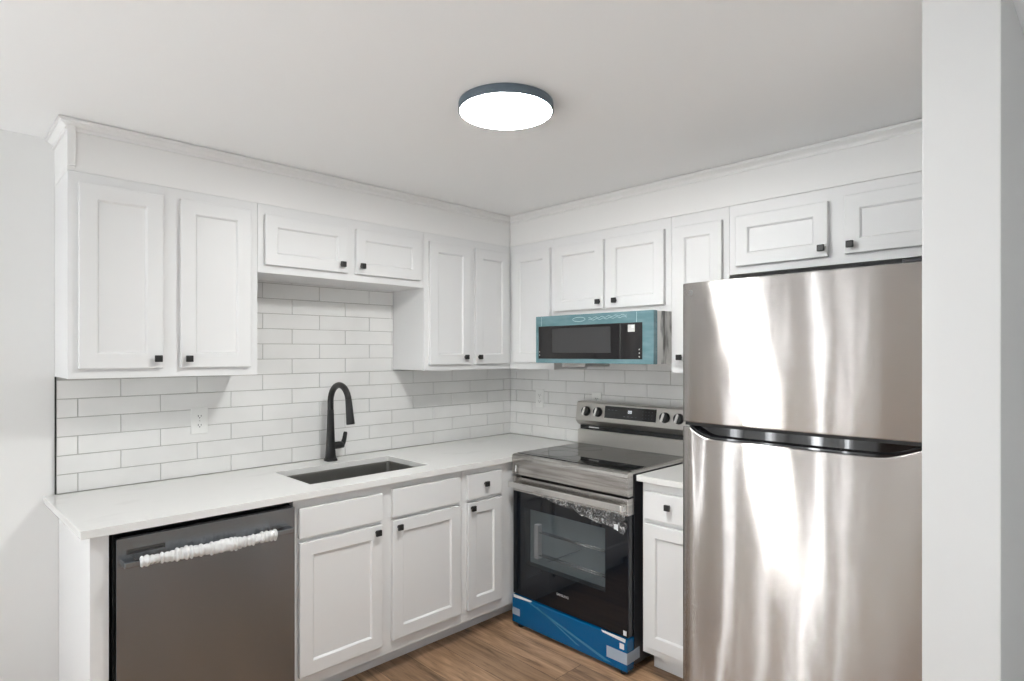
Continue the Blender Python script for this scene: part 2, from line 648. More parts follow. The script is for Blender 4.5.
def cabinet(name, label, group, a0, a1, z0, z1, face, doors=(), drawers=(), fronts=(), rotz=0.0, toe=None, wall_gap=0.002, st=0.056, cat='cabinet'):
    t = thing(name, label, cat, ((a0 + a1) / 2, -wall_gap, 0 if toe else z0), rotz, group)
    g = 0.0006
    mb = MB()
    if toe:
        # an open carcass: sides, floor, back and a front rail
        for b0, b1 in ((a0 + g, a0 + 0.017), (a1 - 0.017, a1 - g)):
            mb.box(b0, b1, -face + 0.019, -wall_gap, z0, z1)
        mb.box(a0 + 0.017, a1 - 0.017, -face + 0.019, -wall_gap, z0, z0 + 0.017)
        mb.box(a0 + 0.017, a1 - 0.017, -wall_gap - 0.008, -wall_gap, z0 + 0.017, z1)
    else:
        mb.box(a0 + g, a1 - g, -face + 0.019, -wall_gap, z0 + 0.001, z1)
    mb.build('body', M['cab'], t)
    MB().box(a0 + g, a1 - g, -face, -face + 0.019, z0, z1, 0.0008).build('face_frame', M['cab'], t)
    for (x0, x1, y0, y1, kn) in doors:
        d = shaker(x0, x1, y0, y1, face + 0.0005, st=st).build('door', M['cab'], t)
        if kn:
            knob(kn[0], kn[1], face + 0.0205, d)
    for (x0, x1, y0, y1, kn) in drawers:
        d = slab_front(x0, x1, y0, y1, face + 0.0005).build('drawer', M['cab'], t)
        if kn:
            knob(kn[0], kn[1], face + 0.0205, d)
    for (x0, x1, y0, y1) in fronts:
        slab_front(x0, x1, y0, y1, face + 0.0005).build('false_drawer_front', M['cab'], t)
    if toe:
        MB().box(a0 + g, a1 - g, -toe, -toe + 0.016, 0.0, z0).build('toe_kick', M['cab'], t)
        MB().box(a0 + g, a1 - g, -toe + 0.016, -wall_gap, 0.0, z0).build('plinth', M['cab'], t)
    return t


GU = 'white shaker wall cabinets'
GB = 'white shaker base cabinets'
ZU, ZT = 1.390, 2.160
cabinet('wall_cabinet', 'tall white wall cabinet with two doors at the far left, above the outlet and dishwasher', GU,
        -2.580, -1.890, ZU, ZT, UF,
        doors=[(-2.548, -2.270, 1.427, 2.120, (-2.291, 1.464)), (-2.207, -1.924, 1.427, 2.120, (-2.179, 1.463))])
cabinet('wall_cabinet', 'short white wall cabinet with two wide doors above the faucet', GU,
        -1.890, -0.978, 1.850, ZT, UF,
        doors=[(-1.861, -1.453, 1.886, 2.113, (-1.487, 1.924)), (-1.406, -1.012, 1.886, 2.113, (-1.378, 1.926))], st=0.052)
cabinet('wall_cabinet', 'tall white wall cabinet with two narrow doors left of the inner corner', GU,
        -0.978, -0.002, ZU, ZT, UF,
        doors=[(-0.949, -0.652, 1.423, 2.113, (-0.696, 1.465)), (-0.613, -0.336, 1.423, 2.113, (-0.589, 1.465))])
cabinet('wall_cabinet', 'tall white wall cabinet with one door between the inner corner and the microwave', GU,
        0.3145, 0.688, ZU, ZT, UF, doors=[(0.360, 0.681 - 0.012, 1.432, 2.108, None)], rotz=RIGHT)
cabinet('wall_cabinet', 'white wall cabinet with two square doors directly above the microwave', GU,
        0.688, 1.463, 1.695, ZT, UF,
        doors=[(0.705, 1.057, 1.729, 2.106, (1.032, 1.767)), (1.081, 1.431, 1.729, 2.104, (1.141, 1.768))], rotz=RIGHT)
cabinet('wall_cabinet', 'tall narrow white wall cabinet between the microwave and the refrigerator', GU,
        1.463, 1.763, ZU, ZT, UF, doors=[(1.487, 1.733, 1.428, 2.102, (1.525, 1.466))], rotz=RIGHT)
cabinet('wall_cabinet', 'short white wall cabinet with two doors above the refrigerator', GU,
        1.763, 2.688, 1.845, ZT, UF,
        doors=[(1.799, 2.187, 1.879, 2.104, (2.167, 1.914)), (2.249, 2.645, 1.882, 2.114, (2.274, 1.916))], rotz=RIGHT, st=0.054)

BF = 0.655          # face of the sink-wall base cabinets
ZB, ZC = 0.100, 0.8865


def ctop(x):        # the long worktop falls very slightly to the left
    return 0.9235 + 0.0043 * x


cabinet('base_cabinet', 'wide white sink base cabinet with two doors right of the dishwasher', GB,
        -1.880, -0.988, ZB, 0.884, BF,
        doors=[(-1.859, -1.467, 0.152, 0.706, (-1.500, 0.678)), (-1.414, -1.013, 0.160, 0.712, (-1.384, 0.680))],
        fronts=[(-1.861, -1.467, 0.724, 0.848), (-1.414, -1.016, 0.728, 0.857)], toe=0.548)
cabinet('base_cabinet', 'narrow white base cabinet with one drawer and one door left of the range', GB,
        -0.988, -0.003, ZB, 0.888, BF,
        doors=[(-0.961, -0.722, 0.160, 0.712, (-0.938, 0.686))],
        drawers=[(-0.963, -0.725, 0.730, 0.857, (-0.845, 0.800))], toe=0.548)
cabinet('base_cabinet', 'white base cabinet with a drawer over a door between the range and the refrigerator', GB,
        1.470, 1.792, 0.105, 0.895, 0.575,
        doors=[(1.490, 1.770, 0.140, 0.706, None)], drawers=[(1.490, 1.770, 0.728, 0.854, (1.619, 0.801))], toe=0.480, rotz=RIGHT)

t = thing('end_panel', 'tall white end panel closing the counter run left of the dishwasher', 'panel', (-2.545, -0.3, 0))
MB().box(-2.566, -2.548, -0.636, -0.002, 0, 0.883, 0.001).build('side_board', M['cab'], t)
MB().box(-2.566, -2.513, -0.655, -0.637, 0, 0.883, 0.001).build('front_stile', M['cab'], t)

# ------------------------------------------------------------------ worktops
SX0, SX1, SY0, SY1 = -1.757, -1.126, -0.560, -0.185       # sink opening
t = thing('countertop', 'long white quartz countertop with the sink cut into it', 'countertop', (-1.3, -0.345, 0.89))
mb = MB()
O = [(-2.597, -0.690), (-0.0115, -0.690), (-0.0115, -0.010), (-2.617, -0.010)]
I = [(SX0, SY0), (SX1, SY0), (SX1, SY1), (SX0, SY1)]
TH = 0.028
up = lambda p: (p[0], p[1], ctop(p[0]))
dn = lambda p: (p[0], p[1], ctop(p[0]) - TH)
for k in range(4):
    j = (k + 1) % 4
    mb.face([up(O[k]), up(O[j]), up(I[j]), up(I[k])])
    mb.face([dn(O[k]), dn(I[k]), dn(I[j]), dn(O[j])])
    mb.face([dn(O[k]), dn(O[j]), up(O[j]), up(O[k])])
    mb.face([up(I[k]), up(I[j]), dn(I[j]), dn(I[k])])
bmesh.ops.remove_doubles(mb.bm, verts=mb.bm.verts, dist=1e-5)
mb.build('slab', M['quartz'], t, bev=0.003, recalc=True)

tag(MB().box(-0.609, -0.010, -1.792, -1.4565, 0.8965, 0.9245, 0.003).build('countertop', M['quartz']),
    'short white quartz countertop between the range and the refrigerator', 'countertop')

# ------------------------------------------------------------------ backsplash
PT = 0.0770     # row pitch
PL = 0.3030    # tile pitch


def tiles(mb, regions, j0, zf, sgn):
    """regions: (a0, a1, first row, last row, z limit); a runs along the wall"""
    g = 0.0014
    for (a0, a1, r0, r1, zl) in regions:
        for r in range(r0, r1):
            s = j0 + (PL / 2 if r % 2 else 0)
            k = math.floor((a0 - s) / PL)
            while s + k * PL < a1:
                x0, x1 = max(a0, s + k * PL), min(a1, s + (k + 1) * PL)
                k += 1
                if x1 - x0 < 0.006:
                    continue
                def P(x, z, d):
                    return (x, -d, z)
                zb = r * PT
                zt = (r + 1) * PT
                X0, X1 = x0 + g, x1 - g
                def zz(x, q, i):
                    v = zf(x) + q + i
                    return min(v, zl)
                b0 = 0.006
                e = 0.0016
                o = [(X0, zz(X0, zb, g)), (X1, zz(X1, zb, g)), (X1, zz(X1, zt, -g)), (X0, zz(X0, zt, -g))]
                if o[3][1] - o[0][1] < 0.006:
                    continue
                n = [(X0 + e, o[0][1] + e), (X1 - e, o[1][1] + e), (X1 - e, o[2][1] - e), (X0 + e, o[3][1] - e)]
                tl = random.uniform(-0.0003, 0.0003)
                A = [P(x, z, 0.004) for x, z in o]
                B = [P(x, z, b0 + 0.002) for x, z in o]
                C_ = [P(x, z, b0 + 0.0032 + (tl if i in (0, 3) else -tl)) for i, (x, z) in enumerate(n)]
                for A_, B_ in ((A, B), (B, C_)):
                    for q in range(4):
                        mb.face([A_[q], A_[(q + 1) % 4], B_[(q + 1) % 4], B_[q]], M['tile'])
                mb.face(C_, M['tile'])


t = thing('backsplash', 'white subway tile backsplash behind the sink and faucet', 'backsplash', (-1.3, -0.0, 0.92))
mb = MB()
mb.box(-2.5756, -0.0105, -0.0055, -0.0005, 0.9, 1.389, m=M['grout'])
mb.box(-1.8895, -0.9785, -0.0055, -0.0005, 1.389, 1.860, m=M['grout'])
tiles(mb, [(-2.5756, -0.0105, 0, 6, 1.389), (-1.8885, -0.9795, 6, 13, 1.859)], -0.0800, lambda x: ctop(x) + 0.001, 1)
mb.build('tiles', M['tile'], t)
MB().box(-2.5800, -2.5757, -0.0105, -0.0005, 0.9135, 1.390).build('edge_trim', M['blackgap'], t)
t['label'] = 'white subway tile backsplash behind the sink and faucet, on the left wall'

t = thing('backsplash', 'white subway tile backsplash behind the range, on the right wall', 'backsplash', (1.0, -0.0, 0.92), RIGHT)
mb = MB()
mb.box(0.0005, 2.68, -0.0055, -0.0005, 0.9, 1.389, m=M['grout'])
mb.box(0.689, 1.462, -0.0055, -0.0005, 1.389, 1.70, m=M['grout'])
tiles(mb, [(0.0005, 1.80, 0, 6, 1.389), (0.689, 1.462, 6, 11, 1.690)], 0.2165, lambda a: 0.9245, -1)
mb.build('tiles', M['tile'], t)


# ------------------------------------------------------------------ outlets
def outlet(label, a, z, rotz):
    t = thing('wall_outlet', label, 'outlet', (a, -0.0095, z), rotz, 'duplex wall outlets')
    MB().box(a - 0.037, a + 0.037, -0.0155, -0.0097, z - 0.060, z + 0.060, 0.0025).build('cover_plate', M['white'], t)
    for dz in (0.021, -0.021):
        mb = MB()
        pts = []
        for k in range(24):
            an = 2 * math.pi * k / 24
            pts.append((a + 0.0165 * math.cos(an), z + dz + max(-0.0125, min(0.0125, 0.0165 * math.sin(an)))))
        mb.prism(pts, 1, -0.0172, -0.0150, m=M['white'])
        mb.build('receptacle', M['white'], t)
        s = MB()
        s.box(a - 0.0075, a - 0.0050, -0.0176, -0.0170, z + dz - 0.003, z + dz + 0.006)
        s.box(a + 0.0050, a + 0.0075, -0.0176, -0.0170, z + dz - 0.002, z + dz + 0.005)
        s.lathe([(0.0024, -0.0176), (0.0024, -0.0170)], (a, 0, z + dz - 0.0075), 1, 12)
        s.build('slots', M['slot'], t)
    MB().lathe([(0.003, -0.0166), (0.003, -0.0150)], (a, 0, z), 1, 12).build('screw', M['shade'], t)


outlet('white duplex outlet on the left wall under the far left cabinet', -2.041, 1.171, 0)
outlet('white duplex outlet on the right wall beside the inner corner', 0.294, 1.186, RIGHT)
outlet('white duplex outlet partly hidden behind the control panel of the range', 0.770, 1.187, RIGHT)

# ------------------------------------------------------------------ sink
t = thing('sink', 'dark gunmetal undermount sink set in the white countertop', 'sink', (-1.46, -0.37, 0.70))
zt_ = ctop(SX0) - TH - 0.0008
mb = MB()
r0 = 0.012


def rrect(x0, x1, y0, y1, r, z, n=6):
    out = []
    for (cx, cy, a) in ((x1 - r, y1 - r, 0), (x0 + r, y1 - r, 90), (x0 + r, y0 + r, 180), (x1 - r, y0 + r, 270)):
        for k in range(n + 1):
            an = R(a + 90 * k / n)
            out.append((cx + r * math.cos(an), cy + r * math.sin(an), z))
    return out


RS = [rrect(SX0 - 0.02, SX1 + 0.02, SY0 - 0.02, SY1 + 0.02, 0.02, zt_ - 0.002),
      rrect(SX0 - 0.02, SX1 + 0.02, SY0 - 0.02, SY1 + 0.02, 0.02, zt_),
      rrect(SX0 - 0.004, SX1 + 0.004, SY0 - 0.004, SY1 + 0.004, 0.018, zt_),
      rrect(SX0 - 0.002, SX1 + 0.002, SY0 - 0.002, SY1 + 0.002, 0.018, zt_ - 0.004),
      rrect(SX0 + 0.004, SX1 - 0.004, SY0 + 0.004, SY1 - 0.004, 0.02, zt_ - 0.185),
      rrect(SX0 + 0.018, SX1 - 0.018, SY0 + 0.018, SY1 - 0.018, 0.02, zt_ - 0.20)]
for A, B in zip(RS[:-1], RS[1:]):
    n = len(A)
    for k in range(n):
        mb.face([A[k], A[(k + 1) % n], B[(k + 1) % n], B[k]], smooth=False)
mb.face(RS[-1])
mb.build('basin', M['sink'], t, recalc=False)
MB().lathe([(0.045, 0), (0.045, 0.003), (0.03, 0.003), (0.025, 0.001)], (-1.46, -0.37, zt_ - 0.1995), 2, 32).build('drain', M['chrome'], t)

# ------------------------------------------------------------------ faucet
FX, FY = -1.422, -0.092
FZ = ctop(FX)
t = thing('faucet', 'matte black gooseneck faucet behind the sink', 'faucet', (FX, FY, FZ))
mb = MB()
mb.tube([(FX, FY, FZ + q) for q in (0.0005, 0.006, 0.012)], [0.031, 0.031, 0.029], 32, sq=0.6)
mb.tube([(FX, FY, FZ + q) for q in (0.010, 0.03, 0.07, 0.13, 0.20, 0.27)],
        [0.0285, 0.0255, 0.0225, 0.0200, 0.0175, 0.0160], 28, sq=0.25)
mb.build('body', M['black'], t)
mb = MB()
pts = []
for k in range(4):
    pts.append((FX, FY, FZ + 0.25 + 0.062 * k / 3))
cz, ra = FZ + 0.312, 0.096
# the arc runs from above the body towards the front of the sink
pts = pts[:4] + [(FX, FY - ra + ra * math.cos(a), cz + 0.092 * math.sin(a)) for a in [math.pi * 0.93 * k / 18 for k in range(1, 19)]]
mb.tube(pts, [0.0160] * 4 + [0.0158] * 18, 24)
mb.build('spout', M['black'], t)
e = Vector(pts[-1])
dv = (Vector(pts[-1]) - Vector(pts[-2])).normalized()
dv = Vector((0, -0.17, -1)).normalized()
mb = MB()
mb.tube([e + dv * q for q in (-0.004, 0.0, 0.03, 0.08, 0.120, 0.125)], [0.0158, 0.0165, 0.0175, 0.0195, 0.0215, 0.020], 24)
mb.build('spray_head', M['black'], t)
mb = MB()
hx = FX + 0.02
mb.tube([(FX + 0.010, FY, FZ + 0.078), (FX + 0.050, FY, FZ + 0.078), (FX + 0.072, FY, FZ + 0.078)], [0.0195, 0.0195, 0.0175], 20)
mb.tube([(FX + 0.058, FY, FZ + 0.072), (FX + 0.073, FY, FZ + 0.088), (FX + 0.080, FY, FZ + 0.108), (FX + 0.086, FY, FZ + 0.140), (FX + 0.087, FY, FZ + 0.146)],
        [0.016, 0.0135, 0.0115, 0.0105, 0.008], 16)
mb.build('lever', M['black'], t)

# ------------------------------------------------------------------ dishwasher
t = thing('dishwasher', 'dark stainless dishwasher with white wrap on its handle under the countertop', 'dishwasher', (-2.19, -0.35, 0))
DX0, DX1 = -2.4965, -1.884
MB().box(DX0 - 0.004, DX1 - 0.001, -0.635, -0.03, 0.08, 0.868).build('tub', M['blackgap'], t)
mb = MB()
bm_pts = []
mb.box(DX0, DX1, -0.682, -0.637, 0.115, 0.862, 0.0012, seg=2)
mb.build('door', M['dw'], t)
MB().box(DX0 + 0.01, DX1 - 0.01, -0.678, -0.640, 0.8625, 0.866).build('control_strip', M['glossblack'], t)
MB().box(DX0 + 0.005, DX1 - 0.005, -0.60, -0.585, 0.0, 0.1).build('toe_kick', M['blackgap'], t)
mb = MB()
mb.box(-2.468, -2.352, -0.6832, -0.6815, 0.806, 0.823, 0.0005, m=M['dwslot'])
mb.box(-2.462, -2.358, -0.6838, -0.6830, 0.809, 0.8145, m=M['glossblack'])
mb.build('vent_slot', M['darkbody'], t)
mb = MB()
mb.box(-2.482, -1.905, -0.725, -0.711, 0.771, 0.791, 0.003)
mb.box(-2.482, -2.450, -0.722, -0.682, 0.770, 0.792, 0.002)
mb.box(-1.937, -1.905, -0.722, -0.682, 0.770, 0.792, 0.002)
h = mb.build('handle', M['dw'], t)
# crumpled wrap round the handle
mb = MB()
rnd = random.Random(4)
N, K = 190, 28
x0, x1 = -2.438, -1.972
bm = bmesh.new()
rings = []
rid = [0.0] * (N + 1)
pos = 0
while pos <= N:
    a = rnd.uniform(0.002, 0.0075)
    wdt = rnd.choice((5, 6, 7, 8))
    for q in range(wdt):
        if pos + q <= N:
            rid[pos + q] += a * math.sin(math.pi * q / wdt)
    pos += wdt
ph = [rnd.uniform(0, 6.28) for _ in range(4)]
for i in range(N + 1):
    u = i / N
    x = x0 + (x1 - x0) * u
    base = 0.0155 + 0.0025 * math.sin(7 * u + ph[0]) + 0.0015 * math.sin(19 * u + ph[1]) + rid[i]
    if i < 3 or i > N - 3:
        base *= (0.72, 0.88, 0.97)[min(i, N - i)]
    cz_ = 0.780 + 0.003 * math.sin(5 * u + ph[2])
    ring = []
    for k in range(K):
        an = 2 * math.pi * k / K
        r_ = base + 0.0012 * math.sin(3 * an + 23 * u + ph[3]) + 0.0008 * math.sin(5 * an - 41 * u) + rnd.uniform(-0.0002, 0.0002)
        ring.append(bm.verts.new((x, -0.718 + r_ * math.cos(an) * 0.9, cz_ + r_ * math.sin(an) * 1.1)))
    rings.append(ring)
for i in range(N):
    for k in range(K):
        f = bm.faces.new([rings[i][k], rings[i][(k + 1) % K], rings[i + 1][(k + 1) % K], rings[i + 1][k]])
        f.smooth = True
bm.faces.new(rings[0])
bm.faces.new(rings[-1])
bmesh.ops.recalc_face_normals(bm, faces=bm.faces)
mb.merge(bm)
w = mb.build('foam_wrap', M['wrap'], t)
w['label'] = 'crumpled white protective wrap round the dishwasher handle'


# ------------------------------------------------------------------ text helper
def lettering(txt, size, a, d, z, m, parent, name='lettering', depth=0.0004):
    """letters facing the front, drawn in (a, -d, z), centred"""
    c = bpy.data.curves.new('letters', 'FONT')
    c.body = txt
    c.size = size
    c.align_x = 'CENTER'
    c.align_y = 'CENTER'
    c.extrude = depth
    o = bpy.data.objects.new('letters', c)
    COL.objects.link(o)
    bpy.context.view_layer.update()
    me = bpy.data.meshes.new_from_object(o.evaluated_get(bpy.context.evaluated_depsgraph_get()))
    bpy.data.objects.remove(o)
    bpy.data.curves.remove(c)
    off = OFF.get(parent.name, Vector())
    for v in me.vertices:
        v.co = Vector((a + v.co.x, -d - v.co.z, z + v.co.y)) - off
    me.materials.clear()
    me.materials.append(m)
    me.name = name
    ob = bpy.data.objects.new(name, me)
    COL.objects.link(ob)
    ob.parent = parent
    OFF[ob.name] = off
    return ob


# ------------------------------------------------------------------ range
RA, RB = 0.6925, 1.4465
t = thing('range', 'stainless electric range with black oven door and blue film along its bottom drawer', 'range', ((RA + RB) / 2, -0.33, 0), RIGHT)
MB().box(RA + 0.006, RB - 0.006, -0.600, -0.025, 0.035, 0.925, 0.003).build('body', M['darkbody'], t)
mb = MB()
# steel frame round the glass, front fascia as one profile along the range
mb.prism([(-0.622, 0.828), (-0.655, 0.825), (-0.661, 0.830), (-0.664, 0.915), (-0.661, 0.930), (-0.652, 0.937), (-0.636, 0.939), (-0.622, 0.939)],
         0, RA - 0.001, RB + 0.001)
mb.box(RA - 0.001, RA + 0.014, -0.622, -0.030, 0.926, 0.940, 0.001)
mb.box(RB - 0.014, RB + 0.001, -0.622, -0.030, 0.926, 0.943, 0.001)
mb.box(RA + 0.014, RB - 0.014, -0.622, -0.030, 0.926, 0.9380)
mb.build('cooktop_frame', M['filmsteel'], t)
g = MB().box(RA + 0.013, RB - 0.013, -0.632, -0.105, 0.9390, 0.9420, 0.0008).build('cooktop_glass', M['ctop'], t)
burn = mat('burner_mark', (0.10, 0.10, 0.10), 0.15)
for (a, d, r) in ((RA + 0.20, 0.49, 0.105), (RB - 0.20, 0.49, 0.085), (RA + 0.20, 0.24, 0.075), (RB - 0.20, 0.24, 0.095)):
    MB().lathe([(r, 0.9421), (r, 0.9423), (r - 0.0025, 0.9423), (r - 0.0025, 0.9421)], (a, -d, 0), 2, 56, cap=False).build('burner_ring', burn, g)
MB().box(RA + 0.025, RA + 0.033, -0.6655, -0.6630, 0.845, 0.878, 0.0005).build('white_tag', M['sticker'], t)
# oven door with a window opening
DZ0, DZ1 = 0.178, 0.815
dr = thing_door = None
WA0, WA1, WZ0, WZ1 = 0.776, 1.312, 0.354, 0.655
mb = MB()
Y0, Y1 = -0.602, -0.652


def frame_box(mb, a0, a1, z0, z1, ha0, ha1, hz0, hz1, y0, y1, m=None):
    mb.box(a0, ha0, y0, y1, z0, z1, m=m)
    mb.box(ha1, a1, y0, y1, z0, z1, m=m)
    mb.box(ha0, ha1, y0, y1, z0, hz0, m=m)
    mb.box(ha0, ha1, y0, y1, hz1, z1, m=m)


frame_box(mb, RA - 0.001, RB - 0.006, DZ0, 0.736, WA0, WA1, WZ0, WZ1, Y0, Y1)
bmesh.ops.remove_doubles(mb.bm, verts=mb.bm.verts, dist=1e-6)
door = mb.build('oven_door', M['glass'], t)
MB().box(RA - 0.001, RB - 0.005, -0.6545, -0.602, 0.7365, DZ1, 0.004).build('door_top_band', M['filmsteel'], door)
MB().box(WA0 - 0.0005, WA1 + 0.0005, -0.6528, -0.6505, WZ0 - 0.0005, WZ1 + 0.0005).build('oven_window', M['clearglass'], door)
# a shallow lit-grey oven interior behind the glass with racks
mb = MB()
mb.box(WA0, WA1, -0.606, -0.603, WZ0, WZ1)
mb.build('oven_interior', M['ovenin'], door)
mb = MB()
for z in (0.415, 0.535):
    for d in (0.6085, 0.6300):
        mb.tube([(WA0 + 0.09, -d, z), (WA1 - 0.001, -d, z)], 0.0034, 8)
    for k in range(15):
        a = WA0 + 0.10 + 0.027 * k
        mb.tube([(a, -0.6075, z), (a, -0.6300, z)], 0.0012, 6)
mb.tube([(WA0 + 0.13, -0.609, 0.385), (WA0 + 0.36, -0.609, 0.505)], 0.0022, 6)
mb.build('oven_rack', M['rack'], door)
MB().box(WA0 + 0.060, WA0 + 0.088, -0.640, -0.608, 0.395, 0.575, 0.002).build('rack_guide', M['sticker'], door)
# handle
mb = MB()
mb.box(RA + 0.006, RB - 0.010, -0.702, -0.684, 0.762, 0.794, 0.005, seg=3)
mb.box(RA + 0.006, RA + 0.045, -0.694, -0.6547, 0.762, 0.786, 0.003)
mb.box(RB - 0.049, RB - 0.010, -0.694, -0.6547, 0.762, 0.786, 0.003)
hd = mb.build('oven_handle', M['chrome'], door)
# loose clear film hanging under the right part of the handle
rnd = random.Random(11)
mb = MB()
nx, nz = 46, 16
grid = []
for i in range(nx + 1):
    u = i / nx
    a = RA + 0.12 + (RB - RA - 0.130) * u
    top = 0.758
    bot = top - 0.018 - 0.100 * max(0.0, u - 0.12) ** 1.15
    col = []
    for j in range(nz + 1):
        v = j / nz
        wob = 0.008 * (0.3 + u) * (math.sin(17 * u + 6 * v) + 0.7 * math.sin(41 * u - 13 * v) + rnd.uniform(-0.6, 0.6))
        col.append((a, -0.668 + wob * (0.3 + v) * 0.9, top + (bot - top) * v + 0.002 * math.sin(30 * u)))
    grid.append(col)
for i in range(nx):
    for j in range(nz):
        mb.face([grid[i][j], grid[i + 1][j], grid[i + 1][j + 1], grid[i][j + 1]])
bmesh.ops.remove_doubles(mb.bm, verts=mb.bm.verts, dist=1e-6)
fm = mb.build('clear_film', M['film'], door)
fm['label'] = 'crumpled clear protective film under the oven handle'
MB().box(RB - 0.062, RB - 0.040, -0.682, -0.6812, 0.674, 0.698).build('film_sticker', M['sticker'], door)
MB().box(RB - 0.030, RB - 0.012, -0.6545, -0.6536, 0.186, 0.208).build('film_sticker', M['sticker'], door)
lettering('SAMSUNG', 0.0175, 1.046, 0.6524, 0.258, M['shade'], door)
# drawer under blue film
mb = MB()
mb.box(RA - 0.002, RB - 0.005, -0.662, -0.602, 0.022, 0.171, 0.006, seg=3)
dw_ = mb.build('storage_drawer', M['bluefilm'], t)
dw_['label'] = 'bottom drawer front under shiny blue film'
mb = MB()
mb.prism([(RA + 0.10, 0.164), (RA + 0.13, 0.164), (RB - 0.09, 0.040), (RB - 0.13, 0.036)], 1, -0.6632, -0.6615)
mb.prism([(RA + 0.18, 0.154), (RA + 0.19, 0.154), (RB - 0.28, 0.050), (RB - 0.30, 0.050)], 1, -0.6632, -0.6615)
mb.build('film_fold', M['bluecrease'], dw_)
mb = MB()
mb.box(RA + 0.002, RA + 0.058, -0.6638, -0.6618, 0.066, 0.103)
mb.build('tape', M['tape'], dw_)
mb = MB()
mb.box(RB - 0.118, RB - 0.0022, -0.6638, -0.6618, 0.060, 0.112)
mb.box(RB - 0.0036, RB - 0.0020, -0.6638, -0.602, 0.060, 0.112)
mb.box(RB - 0.0056, RB - 0.0036, -0.602, -0.56, 0.060, 0.112)
mb.build('tape', M['tape'], dw_)
mb = MB()
mb.prism([(RA + 0.010, 0.174), (RA + 0.150, 0.174), (RA + 0.140, 0.166), (RA + 0.012, 0.158)], 1, -0.6636, -0.6615)
mb.build('film_edge', M['sticker'], dw_)
mb = MB()
mb.prism([(RB - 0.150, 0.175), (RB - 0.012, 0.175), (RB - 0.014, 0.158), (RB - 0.140, 0.167)], 1, -0.6636, -0.6615)
mb.build('film_edge', M['sticker'], dw_)
MB().box(RB - 0.044, RB - 0.020, -0.6638, -0.6618, 0.124, 0.149).build('film_sticker', M['sticker'], dw_)
for (a, d) in ((RA + 0.04, 0.63), (RB - 0.04, 0.63), (RA + 0.04, 0.10), (RB - 0.04, 0.10)):
    MB().lathe([(0.018, 0.0), (0.018, 0.012), (0.012, 0.014), (0.012, 0.036)], (a, -d, 0), 2, 20).build('foot', M['blackgap'], t)
# backguard: riser, dark vent, tilted control head
mb = MB()
mb.prism([(-0.030, 0.9425), (-0.108, 0.9425), (-0.104, 1.026), (-0.030, 1.026)], 0, RA + 0.006, RB - 0.006)
mb.build('backguard_riser', M['steel'], t)
MB().box(RA + 0.010, RB - 0.010, -0.086, -0.030, 1.0265, 1.056).build('backguard_vent', M['blackgap'], t)
MB().box(RA + 0.075, RA + 0.150, -0.0875, -0.086, 1.038, 1.044).build('vent_marking', M['shade'], t)
mb = MB()
mb.prism([(-0.030, 1.053), (-0.088, 1.051), (-0.106, 1.062), (-0.124, 1.085), (-0.108, 1.188), (-0.098, 1.195), (-0.030, 1.195)],
         0, RA + 0.001, RB - 0.001, bev=0.002)
head = mb.build('control_panel', M['steel'], t)
TL = math.atan2(0.016, 0.103)


def on_head(a, s, out):
    """point on the sloping control face: s metres up from its lower edge"""
    return (a, -0.124 + s * math.sin(TL) - out * math.cos(TL), 1.085 + s * math.cos(TL) + out * math.sin(TL))


def head_quad(mb, a0, a1, s0, s1, o0, o1, m=None):
    P = [on_head(a, s, o) for o in (o0, o1) for (a, s) in ((a0, s0), (a1, s0), (a1, s1), (a0, s1))]
    for f in ((0, 3, 2, 1), (4, 5, 6, 7), (0, 1, 5, 4), (1, 2, 6, 5), (2, 3, 7, 6), (3, 0, 4, 7)):
        mb.face([P[i] for i in f], m)


mb = MB()
head_quad(mb, 0.908, 1.253, 0.025, 0.095, 0.0002, 0.0014)
disp = mb.build('display', M['glossblack'], head)
mb = MB()
for a in (1.070, 1.084):
    for (x0, x1, s0, s1) in ((0, 0.011, 0.074, 0.077), (0, 0.011, 0.061, 0.064), (0, 0.003, 0.064, 0.074), (0.008, 0.011, 0.064, 0.074)):
        head_quad(mb, a + x0, a + x1, s0, s1, 0.0015, 0.0019)
mb.build('clock_digits', M['digit'], disp)
mb = MB()
DMK = mat('display_mark', (0.11, 0.12, 0.14), 0.4)
for k in range(4):
    head_quad(mb, 1.040 + 0.026 * k, 1.052 + 0.026 * k, 0.040, 0.043, 0.0015, 0.0018)
mb.build('display_marking', DMK, disp)
mb = MB()
for k in range(3):
    head_quad(mb, 0.930 + 0.025 * k, 0.945 + 0.025 * k, 0.072, 0.075, 0.0015, 0.0018)
mb.build('display_marking', DMK, disp)
mb = MB()
for k in range(4):
    for q in range(3):
        head_quad(mb, 1.165 + 0.020 * k, 1.170 + 0.020 * k, 0.040 + 0.018 * q, 0.043 + 0.018 * q, 0.0015, 0.0018)
mb.build('keypad', DMK, disp)
